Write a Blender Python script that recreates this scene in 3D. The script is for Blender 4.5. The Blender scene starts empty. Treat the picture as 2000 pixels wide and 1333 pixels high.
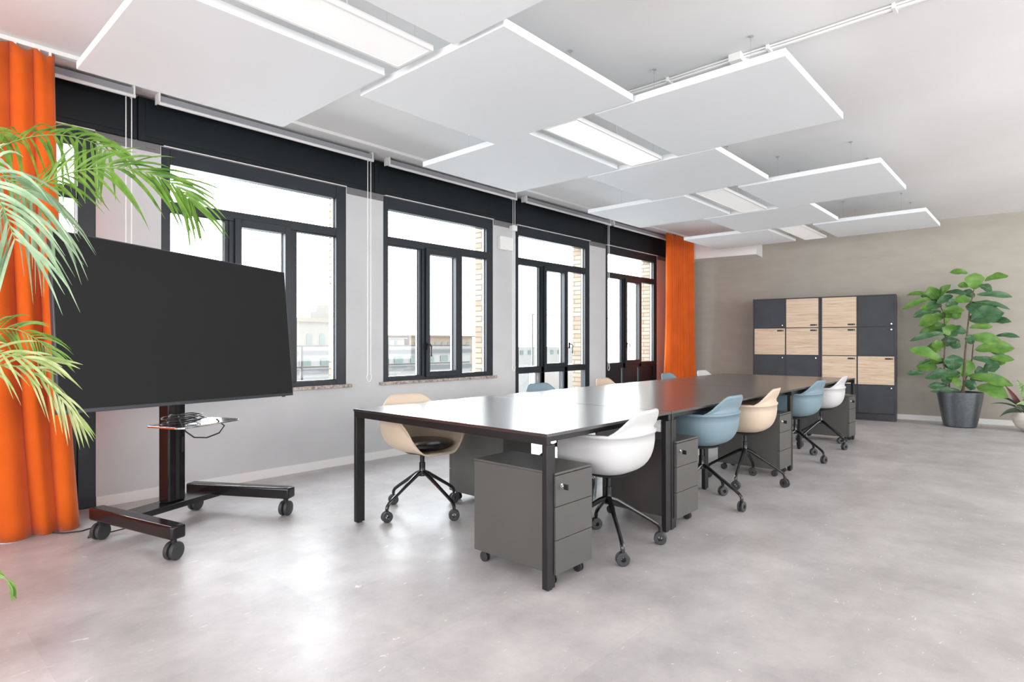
import bpy, bmesh, math, random
from mathutils import Vector, Matrix
R = math.radians
PI = math.pi
random.seed(7)
C = bpy.context.scene.collection

# ------------------------------------------------------------------ helpers
class MB:
    """collects primitive shapes into one mesh object"""
    def __init__(s):
        s.bm = bmesh.new(); s.mi = 0
    def _m(s, fs):
        for f in fs: f.material_index = s.mi
    def box(s, x0, x1, y0, y1, z0, z1, M=None):
        v = [Vector((x, y, z)) for x in (x0, x1) for y in (y0, y1) for z in (z0, z1)]
        if M: v = [M @ p for p in v]
        v = [s.bm.verts.new(p) for p in v]
        fs = [s.bm.faces.new([v[i] for i in q]) for q in ((0,1,3,2),(4,6,7,5),(0,4,5,1),(2,3,7,6),(0,2,6,4),(1,5,7,3))]
        s._m(fs); return s
    def tube(s, pts, r, n=8, cap=True):
        pts = [Vector(p) for p in pts]
        rs = r if isinstance(r, (list, tuple)) else [r]*len(pts)
        rings = []; up = None
        for i, p in enumerate(pts):
            a = pts[max(i-1, 0)]; b = pts[min(i+1, len(pts)-1)]
            t = (b-a)
            if t.length < 1e-9: t = Vector((0,0,1))
            t.normalize()
            if up is None:
                up = Vector((0,0,1)) if abs(t.z) < .9 else Vector((1,0,0))
            u = t.cross(up)
            if u.length < 1e-4: u = t.cross(Vector((0,1,0)))
            u.normalize(); w = t.cross(u).normalized(); up = -w if False else up
            rings.append([s.bm.verts.new(p + (u*math.cos(2*PI*k/n) + w*math.sin(2*PI*k/n))*rs[i]) for k in range(n)])
        fs = []
        for a, b in zip(rings, rings[1:]):
            for k in range(n):
                fs.append(s.bm.faces.new((a[k], a[(k+1) % n], b[(k+1) % n], b[k])))
        if cap:
            fs.append(s.bm.faces.new(rings[0][::-1])); fs.append(s.bm.faces.new(rings[-1]))
        s._m(fs); return s
    def lathe(s, prof, n=32, M=None, closed=False, sx=1, sy=1):
        rings = []
        for r, z in prof:
            ring = []
            for k in range(n):
                a = 2*PI*k/n
                p = Vector((max(r, 1e-5)*math.cos(a)*sx, max(r, 1e-5)*math.sin(a)*sy, z))
                if M: p = M @ p
                ring.append(s.bm.verts.new(p))
            rings.append(ring)
        fs = []
        prs = list(zip(rings, rings[1:]))
        if closed: prs.append((rings[-1], rings[0]))
        for a, b in prs:
            for k in range(n):
                fs.append(s.bm.faces.new((a[k], a[(k+1) % n], b[(k+1) % n], b[k])))
        s._m(fs); return s
    def prism(s, poly, z0, z1, M=None):
        a = [Vector((x, y, z0)) for x, y in poly]; b = [Vector((x, y, z1)) for x, y in poly]
        if M: a = [M @ p for p in a]; b = [M @ p for p in b]
        a = [s.bm.verts.new(p) for p in a]; b = [s.bm.verts.new(p) for p in b]
        n = len(poly)
        fs = [s.bm.faces.new(a[::-1]), s.bm.faces.new(b)]
        for k in range(n):
            fs.append(s.bm.faces.new((a[k], a[(k+1) % n], b[(k+1) % n], b[k])))
        s._m(fs); return s
    def strip(s, pts, ws, nv, fold=0.0):
        """a leaf-like blade along pts, half widths ws, facing nv"""
        rows = []
        for i, p in enumerate(pts):
            t = (pts[min(i+1, len(pts)-1)] - pts[max(i-1, 0)]).normalized()
            w = t.cross(nv)
            w = w.normalized() if w.length > 1e-5 else Vector((1,0,0))
            nn = w.cross(t).normalized()
            rows.append([s.bm.verts.new(p - w*ws[i] + nn*fold*ws[i]), s.bm.verts.new(p), s.bm.verts.new(p + w*ws[i] + nn*fold*ws[i])])
        fs = []
        for a, b in zip(rows, rows[1:]):
            fs.append(s.bm.faces.new((a[0], a[1], b[1], b[0]))); fs.append(s.bm.faces.new((a[1], a[2], b[2], b[1])))
        s._m(fs); return s
    def build(s, name, mats, parent=None, smooth=35, bevel=0, seg=2, weld=False):
        if weld: bmesh.ops.remove_doubles(s.bm, verts=s.bm.verts, dist=2e-4)
        bmesh.ops.recalc_face_normals(s.bm, faces=s.bm.faces)
        me = bpy.data.meshes.new(name); s.bm.to_mesh(me); s.bm.free()
        if not isinstance(mats, (list, tuple)): mats = [mats]
        for m in mats: me.materials.append(m)
        if smooth:
            for p in me.polygons: p.use_smooth = True
            me.set_sharp_from_angle(angle=R(smooth))
        o = bpy.data.objects.new(name, me); C.objects.link(o)
        if parent: o.parent = parent
        if bevel:
            b = o.modifiers.new('bevel', 'BEVEL'); b.width = bevel; b.segments = seg; b.limit_method = 'ANGLE'; b.angle_limit = R(40)
            b.harden_normals = False
        return o

def thing(name, label, cat, loc=(0,0,0), rz=0, group=None):
    o = bpy.data.objects.new(name, None); C.objects.link(o)
    o.empty_display_size = .1
    o.location = loc; o.rotation_euler = (0, 0, rz); return tag(o, label, cat, group)
def tag(o, label, cat, group=None):
    o['label'] = label; o['category'] = cat
    if group: o['group'] = group
    return o
def struct(o, label=None, cat=None):
    o['kind'] = 'structure'
    if label: o['label'] = label
    if cat: o['category'] = cat
    return o
def copy_tree(o, parent=None):
    c = o.copy(); C.objects.link(c); c.parent = parent
    for ch in list(o.children): copy_tree(ch, c)
    return c
def Rz(a): return Matrix.Rotation(a, 4, 'Z')
def T(x, y, z): return Matrix.Translation((x, y, z))
def smst(a, b, x):
    t = max(0, min(1, (x-a)/(b-a))); return t*t*(3-2*t)

# ------------------------------------------------------------------ materials
def srgb(r, g, b):
    f = lambda c: (c/255/12.92) if c/255 <= .04045 else ((c/255+.055)/1.055)**2.4
    return (f(r), f(g), f(b), 1)
def mat(name, col, rough=.5, metal=0, spec=.5, coat=0, emit=None, estr=0):
    m = bpy.data.materials.new(name); m.use_nodes = True
    b = m.node_tree.nodes['Principled BSDF']
    b.inputs['Base Color'].default_value = col; b.inputs['Roughness'].default_value = rough
    b.inputs['Metallic'].default_value = metal; b.inputs['Specular IOR Level'].default_value = spec
    b.inputs['Coat Weight'].default_value = coat
    if emit: b.inputs['Emission Color'].default_value = emit; b.inputs['Emission Strength'].default_value = estr
    return m
def N(m, t, **k):
    n = m.node_tree.nodes.new(t)
    for a, v in k.items():
        if a in n.inputs: n.inputs[a].default_value = v
        else: setattr(n, a, v)
    return n
def L(m, a, b): m.node_tree.links.new(a, b)
def noisy(name, c1, c2, scale=8, detail=4, rough=.5, metal=0, spec=.5, bump=0, stretch=(1,1,1), bscale=None, lo=.35, hi=.65, coat=0):
    m = mat(name, c1, rough, metal, spec, coat)
    b = m.node_tree.nodes['Principled BSDF']
    tc = N(m, 'ShaderNodeTexCoord'); mp = N(m, 'ShaderNodeMapping'); mp.inputs['Scale'].default_value = stretch
    L(m, tc.outputs['Object'], mp.inputs['Vector'])
    no = N(m, 'ShaderNodeTexNoise', Scale=scale, Detail=detail); L(m, mp.outputs[0], no.inputs['Vector'])
    cr = N(m, 'ShaderNodeValToRGB'); cr.color_ramp.elements[0].position = lo; cr.color_ramp.elements[1].position = hi
    cr.color_ramp.elements[0].color = c1; cr.color_ramp.elements[1].color = c2
    L(m, no.outputs['Fac'], cr.inputs['Fac']); L(m, cr.outputs[0], b.inputs['Base Color'])
    if bump:
        n2 = N(m, 'ShaderNodeTexNoise', Scale=bscale or scale*6, Detail=3); L(m, mp.outputs[0], n2.inputs['Vector'])
        bp = N(m, 'ShaderNodeBump', Strength=bump, Distance=.01); L(m, n2.outputs['Fac'], bp.inputs['Height']); L(m, bp.outputs[0], b.inputs['Normal'])
    return m
def leafmat(name, c1, c2, scale=10, trans=.35, rough=.4):
    m = noisy(name, c1, c2, scale=scale, rough=rough, lo=.3, hi=.7)
    nt = m.node_tree; b = nt.nodes['Principled BSDF']; out = nt.nodes['Material Output']
    tr = N(m, 'ShaderNodeBsdfTranslucent'); mx = N(m, 'ShaderNodeMixShader', Fac=trans)
    cr = [n for n in nt.nodes if n.type == 'VALTORGB'][0]
    L(m, cr.outputs[0], tr.inputs['Color']); L(m, b.outputs[0], mx.inputs[1]); L(m, tr.outputs[0], mx.inputs[2]); L(m, mx.outputs[0], out.inputs['Surface'])
    return m

M = {}
M['wall'] = noisy('window_wall_paint', (.54,.545,.555,1), (.58,.585,.595,1), scale=2, rough=.75, spec=.2)
M['wall_back'] = noisy('taupe_wallcovering', (.40,.37,.325,1), (.43,.40,.35,1), scale=3, rough=.8, spec=.15, bump=.03, stretch=(1,1,3), bscale=150)
M['ceil'] = noisy('ceiling_paint', (.79,.79,.79,1), (.82,.82,.82,1), scale=1.2, rough=.8, spec=.1)
M['panel'] = mat('acoustic_panel_white', (.80,.825,.84,1), .8, spec=.1)
M['white'] = mat('white_paint', (.82,.82,.81,1), .4)
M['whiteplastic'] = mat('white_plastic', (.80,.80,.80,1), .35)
M['frame'] = noisy('anthracite_metal_frame', (.009,.013,.018,1), (.012,.017,.023,1), scale=4, rough=.4, spec=.4)
M['fascia'] = noisy('anthracite_fascia', (.008,.011,.014,1), (.010,.014,.017,1), scale=3, rough=.55, spec=.22)
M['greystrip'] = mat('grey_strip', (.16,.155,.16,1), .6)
M['black'] = mat('black_powder_coat', (.006,.006,.007,1), .45)
M['blackgloss'] = mat('black_gloss_metal', (.008,.008,.009,1), .16)
M['rubber'] = mat('dark_rubber', (.03,.032,.034,1), .55)
M['tyre'] = mat('grey_wheel', (.035,.037,.039,1), .5)
M['screen'] = mat('screen_off', (.021,.021,.022,1), .55, spec=.12)
M['bezel'] = mat('tv_bezel', (.035,.04,.05,1), .35)
M['chrome'] = mat('chrome', (.8,.8,.82,1), .12, metal=1)
M['ped'] = noisy('anthracite_steel', (.085,.084,.080,1), (.09,.089,.085,1), scale=5, rough=.42, spec=.4)
M['gap'] = mat('dark_gap', (.01,.01,.01,1), .8)
M['sh_white'] = mat('shell_white', (.60,.60,.605,1), .45)
M['sh_blue'] = mat('shell_blue', (.18,.265,.31,1), .5)
M['sh_beige'] = mat('shell_beige', (.62,.50,.385,1), .5)
M['pad'] = mat('black_leather', (.01,.01,.011,1), .25)
M['lock_dark'] = noisy('locker_charcoal', (.035,.038,.045,1), (.042,.046,.054,1), scale=6, rough=.5, spec=.35)
M['lock_frame'] = mat('locker_frame', (.022,.022,.025,1), .45)
M['potmetal'] = noisy('metallic_grey_pot', (.12,.135,.15,1), (.15,.165,.18,1), scale=30, rough=.32, metal=.75)
M['soil'] = noisy('soil', (.02,.014,.01,1), (.05,.035,.025,1), scale=60, rough=.95)
M['stem'] = noisy('bark', (.09,.06,.04,1), (.15,.11,.07,1), scale=40, rough=.8)
M['cream'] = noisy('cream_ceramic', (.52,.49,.43,1), (.58,.55,.49,1), scale=12, rough=.4)
M['brick'] = None
M['terrace'] = noisy('pale_terrace', (.2,.2,.2,1), (.24,.24,.235,1), scale=4, rough=.9)
M['marble'] = noisy('pink_marble', (.20,.145,.125,1), (.50,.44,.40,1), scale=45, detail=6, rough=.35, lo=.38, hi=.62)
M['lampgrid'] = mat('lamp_diffuser', (.85,.86,.85,1), .5, emit=(1,1,1,1), estr=.22)
M['lamplit'] = mat('lamp_diffuser_lit', (.85,.86,.85,1), .5, emit=(1,1,1,1), estr=.55)
M['blindfab'] = mat('grey_blind_fabric', (.30,.305,.33,1), .7)
M['cable'] = mat('black_cable', (.01,.01,.01,1), .5)
M['bag'] = None

# window glass: mostly clear with a thin mirror film
def glass():
    m = bpy.data.materials.new('window_glass'); m.use_nodes = True; nt = m.node_tree
    nt.nodes.clear()
    o = N(m, 'ShaderNodeOutputMaterial'); t = N(m, 'ShaderNodeBsdfTransparent'); t.inputs[0].default_value = (.97,.985,.985,1)
    g = N(m, 'ShaderNodeBsdfGlossy', Roughness=.02); x = N(m, 'ShaderNodeMixShader', Fac=.05)
    L(m, t.outputs[0], x.inputs[1]); L(m, g.outputs[0], x.inputs[2]); L(m, x.outputs[0], o.inputs['Surface'])
    return m
M['glass'] = glass()
def bag():
    m = bpy.data.materials.new('clear_plastic_bag'); m.use_nodes = True; nt = m.node_tree
    nt.nodes.clear()
    o = N(m, 'ShaderNodeOutputMaterial'); t = N(m, 'ShaderNodeBsdfTransparent'); t.inputs[0].default_value = (.8,.85,.88,1)
    g = N(m, 'ShaderNodeBsdfGlossy', Roughness=.15); x = N(m, 'ShaderNodeMixShader', Fac=.35)
    L(m, t.outputs[0], x.inputs[1]); L(m, g.outputs[0], x.inputs[2]); L(m, x.outputs[0], o.inputs['Surface'])
    return m
M['bag'] = bag()

def curtain_mat(name, c1, c2):
    m = noisy(name, c1, c2, scale=3, rough=.85, spec=.1, bump=.05, bscale=300)
    nt = m.node_tree; b = nt.nodes['Principled BSDF']; b.inputs['Sheen Weight'].default_value = .25
    out = nt.nodes['Material Output']
    tr = N(m, 'ShaderNodeBsdfTranslucent'); tr.inputs[0].default_value = (.9,.16,.01,1); mx = N(m, 'ShaderNodeMixShader', Fac=.10)
    L(m, b.outputs[0], mx.inputs[1]); L(m, tr.outputs[0], mx.inputs[2]); L(m, mx.outputs[0], out.inputs['Surface'])
    return m
M['curtain'] = curtain_mat('orange_velvet', (.62,.10,.008,1), (.70,.125,.012,1))

def wood(name, c1, c2, c3, ax='Y', scale=1.0, rough=.5):
    m = mat(name, c1, rough); b = m.node_tree.nodes['Principled BSDF']
    tc = N(m, 'ShaderNodeTexCoord'); mp = N(m, 'ShaderNodeMapping')
    mp.inputs['Scale'].default_value = {'Y': (14, 1.2, 22), 'X': (1.2, 14, 22)}[ax]
    L(m, tc.outputs['Object'], mp.inputs['Vector'])
    no = N(m, 'ShaderNodeTexNoise', Scale=1.6*scale, Detail=6, Roughness=.65, Distortion=.8); L(m, mp.outputs[0], no.inputs['Vector'])
    cr = N(m, 'ShaderNodeValToRGB'); e = cr.color_ramp.elements
    e[0].position = .32; e[0].color = c1; e[1].position = .62; e[1].color = c3
    k = e.new(.48); k.color = c2
    L(m, no.outputs['Fac'], cr.inputs['Fac']); L(m, cr.outputs[0], b.inputs['Base Color'])
    return m
M['oak'] = wood('pale_oak', (.44,.31,.205,1), (.60,.45,.325,1), (.66,.51,.385,1), 'Y')
M['desktop'] = wood('black_stained_top', (.016,.015,.015,1), (.022,.021,.021,1), (.03,.028,.028,1), 'Y', 3, rough=.24)
M['desktop'].node_tree.nodes['Principled BSDF'].inputs['Coat Weight'].default_value = .5
M['desktop'].node_tree.nodes['Principled BSDF'].inputs['Coat Roughness'].default_value = .30
M['desktop'].node_tree.nodes['Principled BSDF'].inputs['Specular IOR Level'].default_value = 1.0

def floor_mat():
    m = mat('vinyl_stone_floor', (.5,.47,.46,1), .3, spec=.65); b = m.node_tree.nodes['Principled BSDF']
    tc = N(m, 'ShaderNodeTexCoord')
    n1 = N(m, 'ShaderNodeTexNoise', Scale=2.2, Detail=8, Roughness=.7); L(m, tc.outputs['Object'], n1.inputs['Vector'])
    cr = N(m, 'ShaderNodeValToRGB'); e = cr.color_ramp.elements
    e[0].position = .32; e[0].color = (.36,.34,.342,1); e[1].position = .68; e[1].color = (.56,.535,.533,1)
    L(m, n1.outputs['Fac'], cr.inputs['Fac'])
    # tile to tile tone
    bt = N(m, 'ShaderNodeTexBrick', Scale=1.0); bt.offset = .5
    bt.inputs['Color1'].default_value = (.94,.94,.94,1); bt.inputs['Color2'].default_value = (1.03,1.03,1.03,1); bt.inputs['Mortar'].default_value = (.92,.91,.9,1)
    bt.inputs['Mortar Size'].default_value = .0012; bt.inputs['Brick Width'].default_value = .92; bt.inputs['Row Height'].default_value = .61
    L(m, tc.outputs['Object'], bt.inputs['Vector'])
    mu = N(m, 'ShaderNodeMix', data_type='RGBA', blend_type='MULTIPLY'); mu.inputs[0].default_value = 1
    L(m, cr.outputs[0], mu.inputs[6]); L(m, bt.outputs['Color'], mu.inputs[7])
    # pale flecks
    mp = N(m, 'ShaderNodeMapping'); mp.inputs['Scale'].default_value = (1, 2.2, 1); L(m, tc.outputs['Object'], mp.inputs['Vector'])
    n2 = N(m, 'ShaderNodeTexNoise', Scale=17, Detail=5, Roughness=.62, Distortion=.8); L(m, mp.outputs[0], n2.inputs['Vector'])
    c2 = N(m, 'ShaderNodeValToRGB'); c2.color_ramp.elements[0].position = .66; c2.color_ramp.elements[1].position = .72
    L(m, n2.outputs['Fac'], c2.inputs['Fac'])
    m2 = N(m, 'ShaderNodeMix', data_type='RGBA', blend_type='MIX'); L(m, c2.outputs[0], m2.inputs[0])
    L(m, mu.outputs[2], m2.inputs[6]); m2.inputs[7].default_value = (.74,.71,.69,1)
    L(m, m2.outputs[2], b.inputs['Base Color'])
    n3 = N(m, 'ShaderNodeTexNoise', Scale=5, Detail=5); L(m, tc.outputs['Object'], n3.inputs['Vector'])
    mr = N(m, 'ShaderNodeMapRange'); mr.inputs['To Min'].default_value = .27; mr.inputs['To Max'].default_value = .43
    L(m, n3.outputs['Fac'], mr.inputs['Value']); L(m, mr.outputs[0], b.inputs['Roughness'])
    bp = N(m, 'ShaderNodeBump', Strength=.04, Distance=.01); L(m, n1.outputs['Fac'], bp.inputs['Height']); L(m, bp.outputs[0], b.inputs['Normal'])
    return m
M['floor'] = floor_mat()

def brick_mat():
    m = mat('exterior_brick', (.5,.3,.2,1), .9, spec=.1); b = m.node_tree.nodes['Principled BSDF']
    tc = N(m, 'ShaderNodeTexCoord'); sp = N(m, 'ShaderNodeSeparateXYZ'); cb = N(m, 'ShaderNodeCombineXYZ'); ad = N(m, 'ShaderNodeMath', operation='ADD')
    L(m, tc.outputs['Object'], sp.inputs[0]); L(m, sp.outputs[0], ad.inputs[0]); L(m, sp.outputs[1], ad.inputs[1])
    L(m, ad.outputs[0], cb.inputs[0]); L(m, sp.outputs[2], cb.inputs[1])
    bt = N(m, 'ShaderNodeTexBrick', Scale=1.0)
    bt.inputs['Color1'].default_value = (.22,.17,.125,1); bt.inputs['Color2'].default_value = (.32,.265,.215,1); bt.inputs['Mortar'].default_value = (.14,.115,.095,1)
    bt.inputs['Mortar Size'].default_value = .008; bt.inputs['Brick Width'].default_value = .25; bt.inputs['Row Height'].default_value = .065
    L(m, cb.outputs[0], bt.inputs['Vector']); L(m, bt.outputs['Color'], b.inputs['Base Color'])
    return m
M['brick'] = brick_mat()

# ------------------------------------------------------------------ room shell
H = 3.0
WY = 5.0                                   # inner face of the window wall
def bx(y): return 10.273 - .1352*(y-5.0)   # inner face of the back wall
BA = math.atan(.1352)                      # its turn about z
struct(MB().box(-3.2, 12, -4.3, 5.12, -.12, 0).build('floor', M['floor'], smooth=0))
struct(MB().box(-3.2, 12, -4.3, 5.12, H, H+.12).build('ceiling', M['ceil'], smooth=0))
struct(MB().box(-3.35, -3.2, -4.3, 5.3, 0, H).build('wall_front', M['ceil'], smooth=0))
struct(MB().box(-3.2, 12, -4.3, -4.15, 0, H).build('wall_right', M['ceil'], smooth=0))
MW = T(10.273, 5.0, 0) @ Rz(BA)            # local -x points into the room, -y runs along the wall
struct(MB().box(0, .16, -9.6, .3, 0, H, MW).build('wall_back', M['wall_back'], smooth=0))
struct(MB().box(-.014, 0, -9.3, -.01, 0, .075, MW).build('baseboard_back', M['white'], smooth=0))
struct(MB().box(-.45, 0, -1.36, .0, 2.637, H, MW).build('trim_1', M['white'], smooth=0), 'white boxed soffit hanging in the far corner above the taupe wall', 'soffit')

wins = [(-.465, 1.135, 0, 'panel'), (1.552, 3.152, .77, 'sill'), (3.58, 5.18, .77, 'sill'), (5.59, 7.225, 0, 'glassdoor'), (7.65, 9.243, 0, 'panel')]
wm = MB(); bm_ = MB()
edges = [-3.2] + [v for w in wins for v in w[:2]] + [10.6]
for i in range(0, len(edges), 2):
    wm.box(edges[i], edges[i+1], WY, WY+.10, 0, H)
    bm_.box(edges[i], edges[i+1], WY+.10, 5.31, 0, H+.3)
for a, b, z, k in wins:
    wm.box(a, b, WY, WY+.10, 2.66, H)
    bm_.box(a, b, WY+.10, 5.31, 2.70, H+.3)
    if z: wm.box(a, b, WY, WY+.10, 0, z-.03); bm_.box(a, b, WY+.10, 5.31, 0, z-.03)
struct(wm.build('wall_left', M['wall'], smooth=0))
struct(bm_.build('wall_outer', M['brick'], smooth=0), 'pale brick outer leaf of the window wall seen through the panes', 'wall')
n = 0
bb = MB()
for a, b in ((1.135, 5.59), (7.225, 7.65), (9.243, 10.25)): bb.box(a, b, WY-.014, WY, 0, .075)
struct(bb.build('baseboard_left', M['white'], smooth=0))

# fascia boxes over the windows
fx = [-1.0, 1.385, 3.455, 5.5, 7.56, 9.9]
for i, (a, b) in enumerate(zip(fx, fx[1:])):
    m = MB().box(a+.004, b-.004, WY-.035, WY, 2.665, 2.985)
    m.box(a+.05, b-.05, WY-.040, WY-.034, 2.70, 2.96)
    struct(m.build('trim_%d' % (i+2), M['fascia'], bevel=.003), 'anthracite shutter box panel above the windows', 'fascia')
# grey strips under the fascia on the piers
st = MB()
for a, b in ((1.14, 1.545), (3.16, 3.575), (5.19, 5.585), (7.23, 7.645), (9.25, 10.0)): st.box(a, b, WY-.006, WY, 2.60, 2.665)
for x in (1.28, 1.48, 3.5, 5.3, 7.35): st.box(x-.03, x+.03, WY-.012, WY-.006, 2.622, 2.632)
struct(st.build('trim_8', [M['greystrip']], smooth=0), 'grey strip on the piers under the fascia', 'trim')

def window(idx, a, b, z0, kind):
    y0, y1 = WY+.002, WY+.085
    s = (b-a)/1.6
    g = [a+.065*s, a+.475*s, a+.60*s, a+.98*s, a+.105*s+1.0*s, a+1.495*s]
    root = bpy.data.objects.new('window_%d' % idx if kind == 'sill' else 'door_%d' % idx, None); C.objects.link(root); root['kind'] = 'structure'
    f = MB()
    f.box(a, g[0], y0, y1, z0, 2.66); f.box(g[5], b, y0, y1, z0, 2.66)
    f.box(g[0], g[5], y0, y1, 2.535, 2.66)
    f.box(g[0], g[5], y0, y1, 2.175, 2.255)
    f.box(g[0], g[5], y0, y1, z0, z0+.045)
    zl = z0+.045
    for p, q in ((g[1], g[2]), (g[3], g[4])):
        f.box(p+.03, q-.03, y0, y1, zl, 2.175)
    if kind != 'sill':
        f.box(g[0], g[5], y0, y1, .77, .85); zl = .85
        f.box(g[0], g[5], y0, y1, 0, .10)
    f.build('window_frame', M['frame'], root, bevel=.003)
    # three sashes
    for i, (p, q) in enumerate(((g[0], g[1]), (g[2], g[3]), (g[4], g[5]))):
        sm = MB(); mid = i == 1
        ya = y0-.022 if mid else y0+.012
        pa = p-.055 if mid else p-.0; qa = q+.055 if mid else q+.0
        lo = zl-.02 if mid else zl; hi = 2.195 if mid else 2.175
        w = .055 if mid else .002
        wi = .032 if not mid else 0
        sl = p if mid else p+.0; sr = q if mid else q
        if mid:
            sm.box(pa, p, ya, y1-.01, lo, hi); sm.box(q, qa, ya, y1-.01, lo, hi)
            sm.box(p, q, ya, y1-.01, lo, lo+.06); sm.box(p, q, ya, y1-.01, hi-.065, hi)
            gl, gh = lo+.06, hi-.065
        else:
            if i == 0: sm.box(q, q+.032, ya, y1-.01, lo, hi)
            else: sm.box(p-.032, p, ya, y1-.01, lo, hi)
            sm.box(p, q, ya, y1-.01, lo, lo+.006); sm.box(p, q, ya, y1-.01, hi-.008, hi)
            gl, gh = lo+.006, hi-.008
        so = sm.build('sash', M['frame'], root, bevel=.002)
        MB().box(p, q, y0+.035, y0+.039, gl, gh).build('pane', M['glass'], so, smooth=0)
        if kind == 'glassdoor':
            MB().box(p, q, y0+.035, y0+.039, .10, .77).build('pane', M['glass'], root, smooth=0)
        # bright spacer bar on the far edge of each pane
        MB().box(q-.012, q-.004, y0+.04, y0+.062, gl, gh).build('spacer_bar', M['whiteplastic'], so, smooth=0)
        if kind == 'panel':
            MB().box(p, q, y0+.02, y0+.05, .10, .77).build('lower_panel', M['frame'], root, smooth=0)
    if kind == 'panel':
        for q in (g[0]+.02, g[2], g[4]-.02): pass
    MB().box(g[0], g[5], y0+.035, y0+.039, 2.255, 2.535).build('pane', M['glass'], root, smooth=0)
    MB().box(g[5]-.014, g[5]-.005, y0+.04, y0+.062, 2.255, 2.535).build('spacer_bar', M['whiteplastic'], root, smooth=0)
    if kind == 'glassdoor':
        for xx in (g[1]+.055, g[3]+.055): MB().box(xx-.05, xx+.05, y0, y1, .10, .77).build('mullion', M['frame'], root, bevel=.003)
    MB().box(a+.01, b-.01, WY-.03, WY+.002, 2.6575, 2.6635).build('lit_head_edge', M['whiteplastic'], root, smooth=0)  # light on the frame's top edge, put in as a thin white strip
    hx = {1: g[1]+.06, 2: g[1]+.085, 3: g[3]+.10, 4: g[1]+.10, 0: g[3]}[idx]
    hz = 1.12
    h = MB(); yy = y0-.022
    h.box(hx-.014, hx+.014, yy-.012, yy, hz-.03, hz+.05)
    h.tube([(hx, yy-.01, hz+.03), (hx, yy-.05, hz+.03), (hx+.01, yy-.055, hz+.01), (hx+.01, yy-.055, hz-.10)], .009)
    h.build('handle', M['black'], root)
    if kind == 'sill':
        MB().box(a-.05, b+.045, WY-.035, WY+.09, z0-.03, z0).build('window_sill', M['marble'], root, bevel=.003)
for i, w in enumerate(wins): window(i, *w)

# ------------------------------------------------------------------ roller blinds
def blind(x0, x1, zc, label, chain=True):
    t = thing('roller_blind', label, 'blind', (x0, 4.86, 2.955), 0, 'roller blinds rolled up over the windows')
    w = x1-x0; Ry = Matrix.Rotation(R(90), 4, 'Y')
    MB().lathe([(0,0),(.034,0),(.034,w-.03),(0,w-.03)], 20, T(.015,0,0) @ Ry).build('fabric_roll', M['blindfab'], t)
    MB().box(.01, w-.01, -.045, -.037, -.028, .02).build('fabric_face', M['blindfab'], t, smooth=0)
    MB().lathe([(0,0),(.013,0),(.013,w),(0,w)], 12, T(0,-.042,-.036) @ Ry).build('hem_bar', M['whiteplastic'], t)
    for x in (0, w-.012):
        MB().box(x, x+.012, -.05, .045, -.03, .045).build('bracket', M['whiteplastic'], t, bevel=.004)
    if chain:
        d = 2.955-zc; xr = w-.02
        pts = []
        for k in range(9): pts.append((xr-.035, -.03, -d*.93*k/8*1.0))
        for k in range(1, 12):
            a = PI*k/12; pts.append((xr-.018-.028*math.cos(a)*1.0, -.03, -d*.93-.065*math.sin(a)))
        for k in range(8, -1, -1): pts.append((xr, -.03, -d*.93*k/8))
        MB().tube(pts, .0034, 6).build('pull_chain', M['whiteplastic'], t)
    return t
blind(-.35, 1.33, .70, 'rolled-up grey blind above the leftmost window beside the curtain')
blind(1.48, 3.335, .70, 'rolled-up grey blind above the wide window behind the television')
blind(3.52, 5.41, .73, 'rolled-up grey blind above the second marble-silled window')
blind(5.59, 7.51, .66, 'rolled-up grey blind above the glazed terrace door')
blind(7.60, 9.35, .8, 'rolled-up grey blind next to the far orange curtain', chain=False)

# curtain track on the ceiling
tag(MB().box(-1.2, 9.9, 4.60, 4.645, H-.028, H-.0005).build('curtain_rail', M['white'], bevel=.003), 'long white curtain rail fixed along the ceiling by the windows', 'rail')

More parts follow.
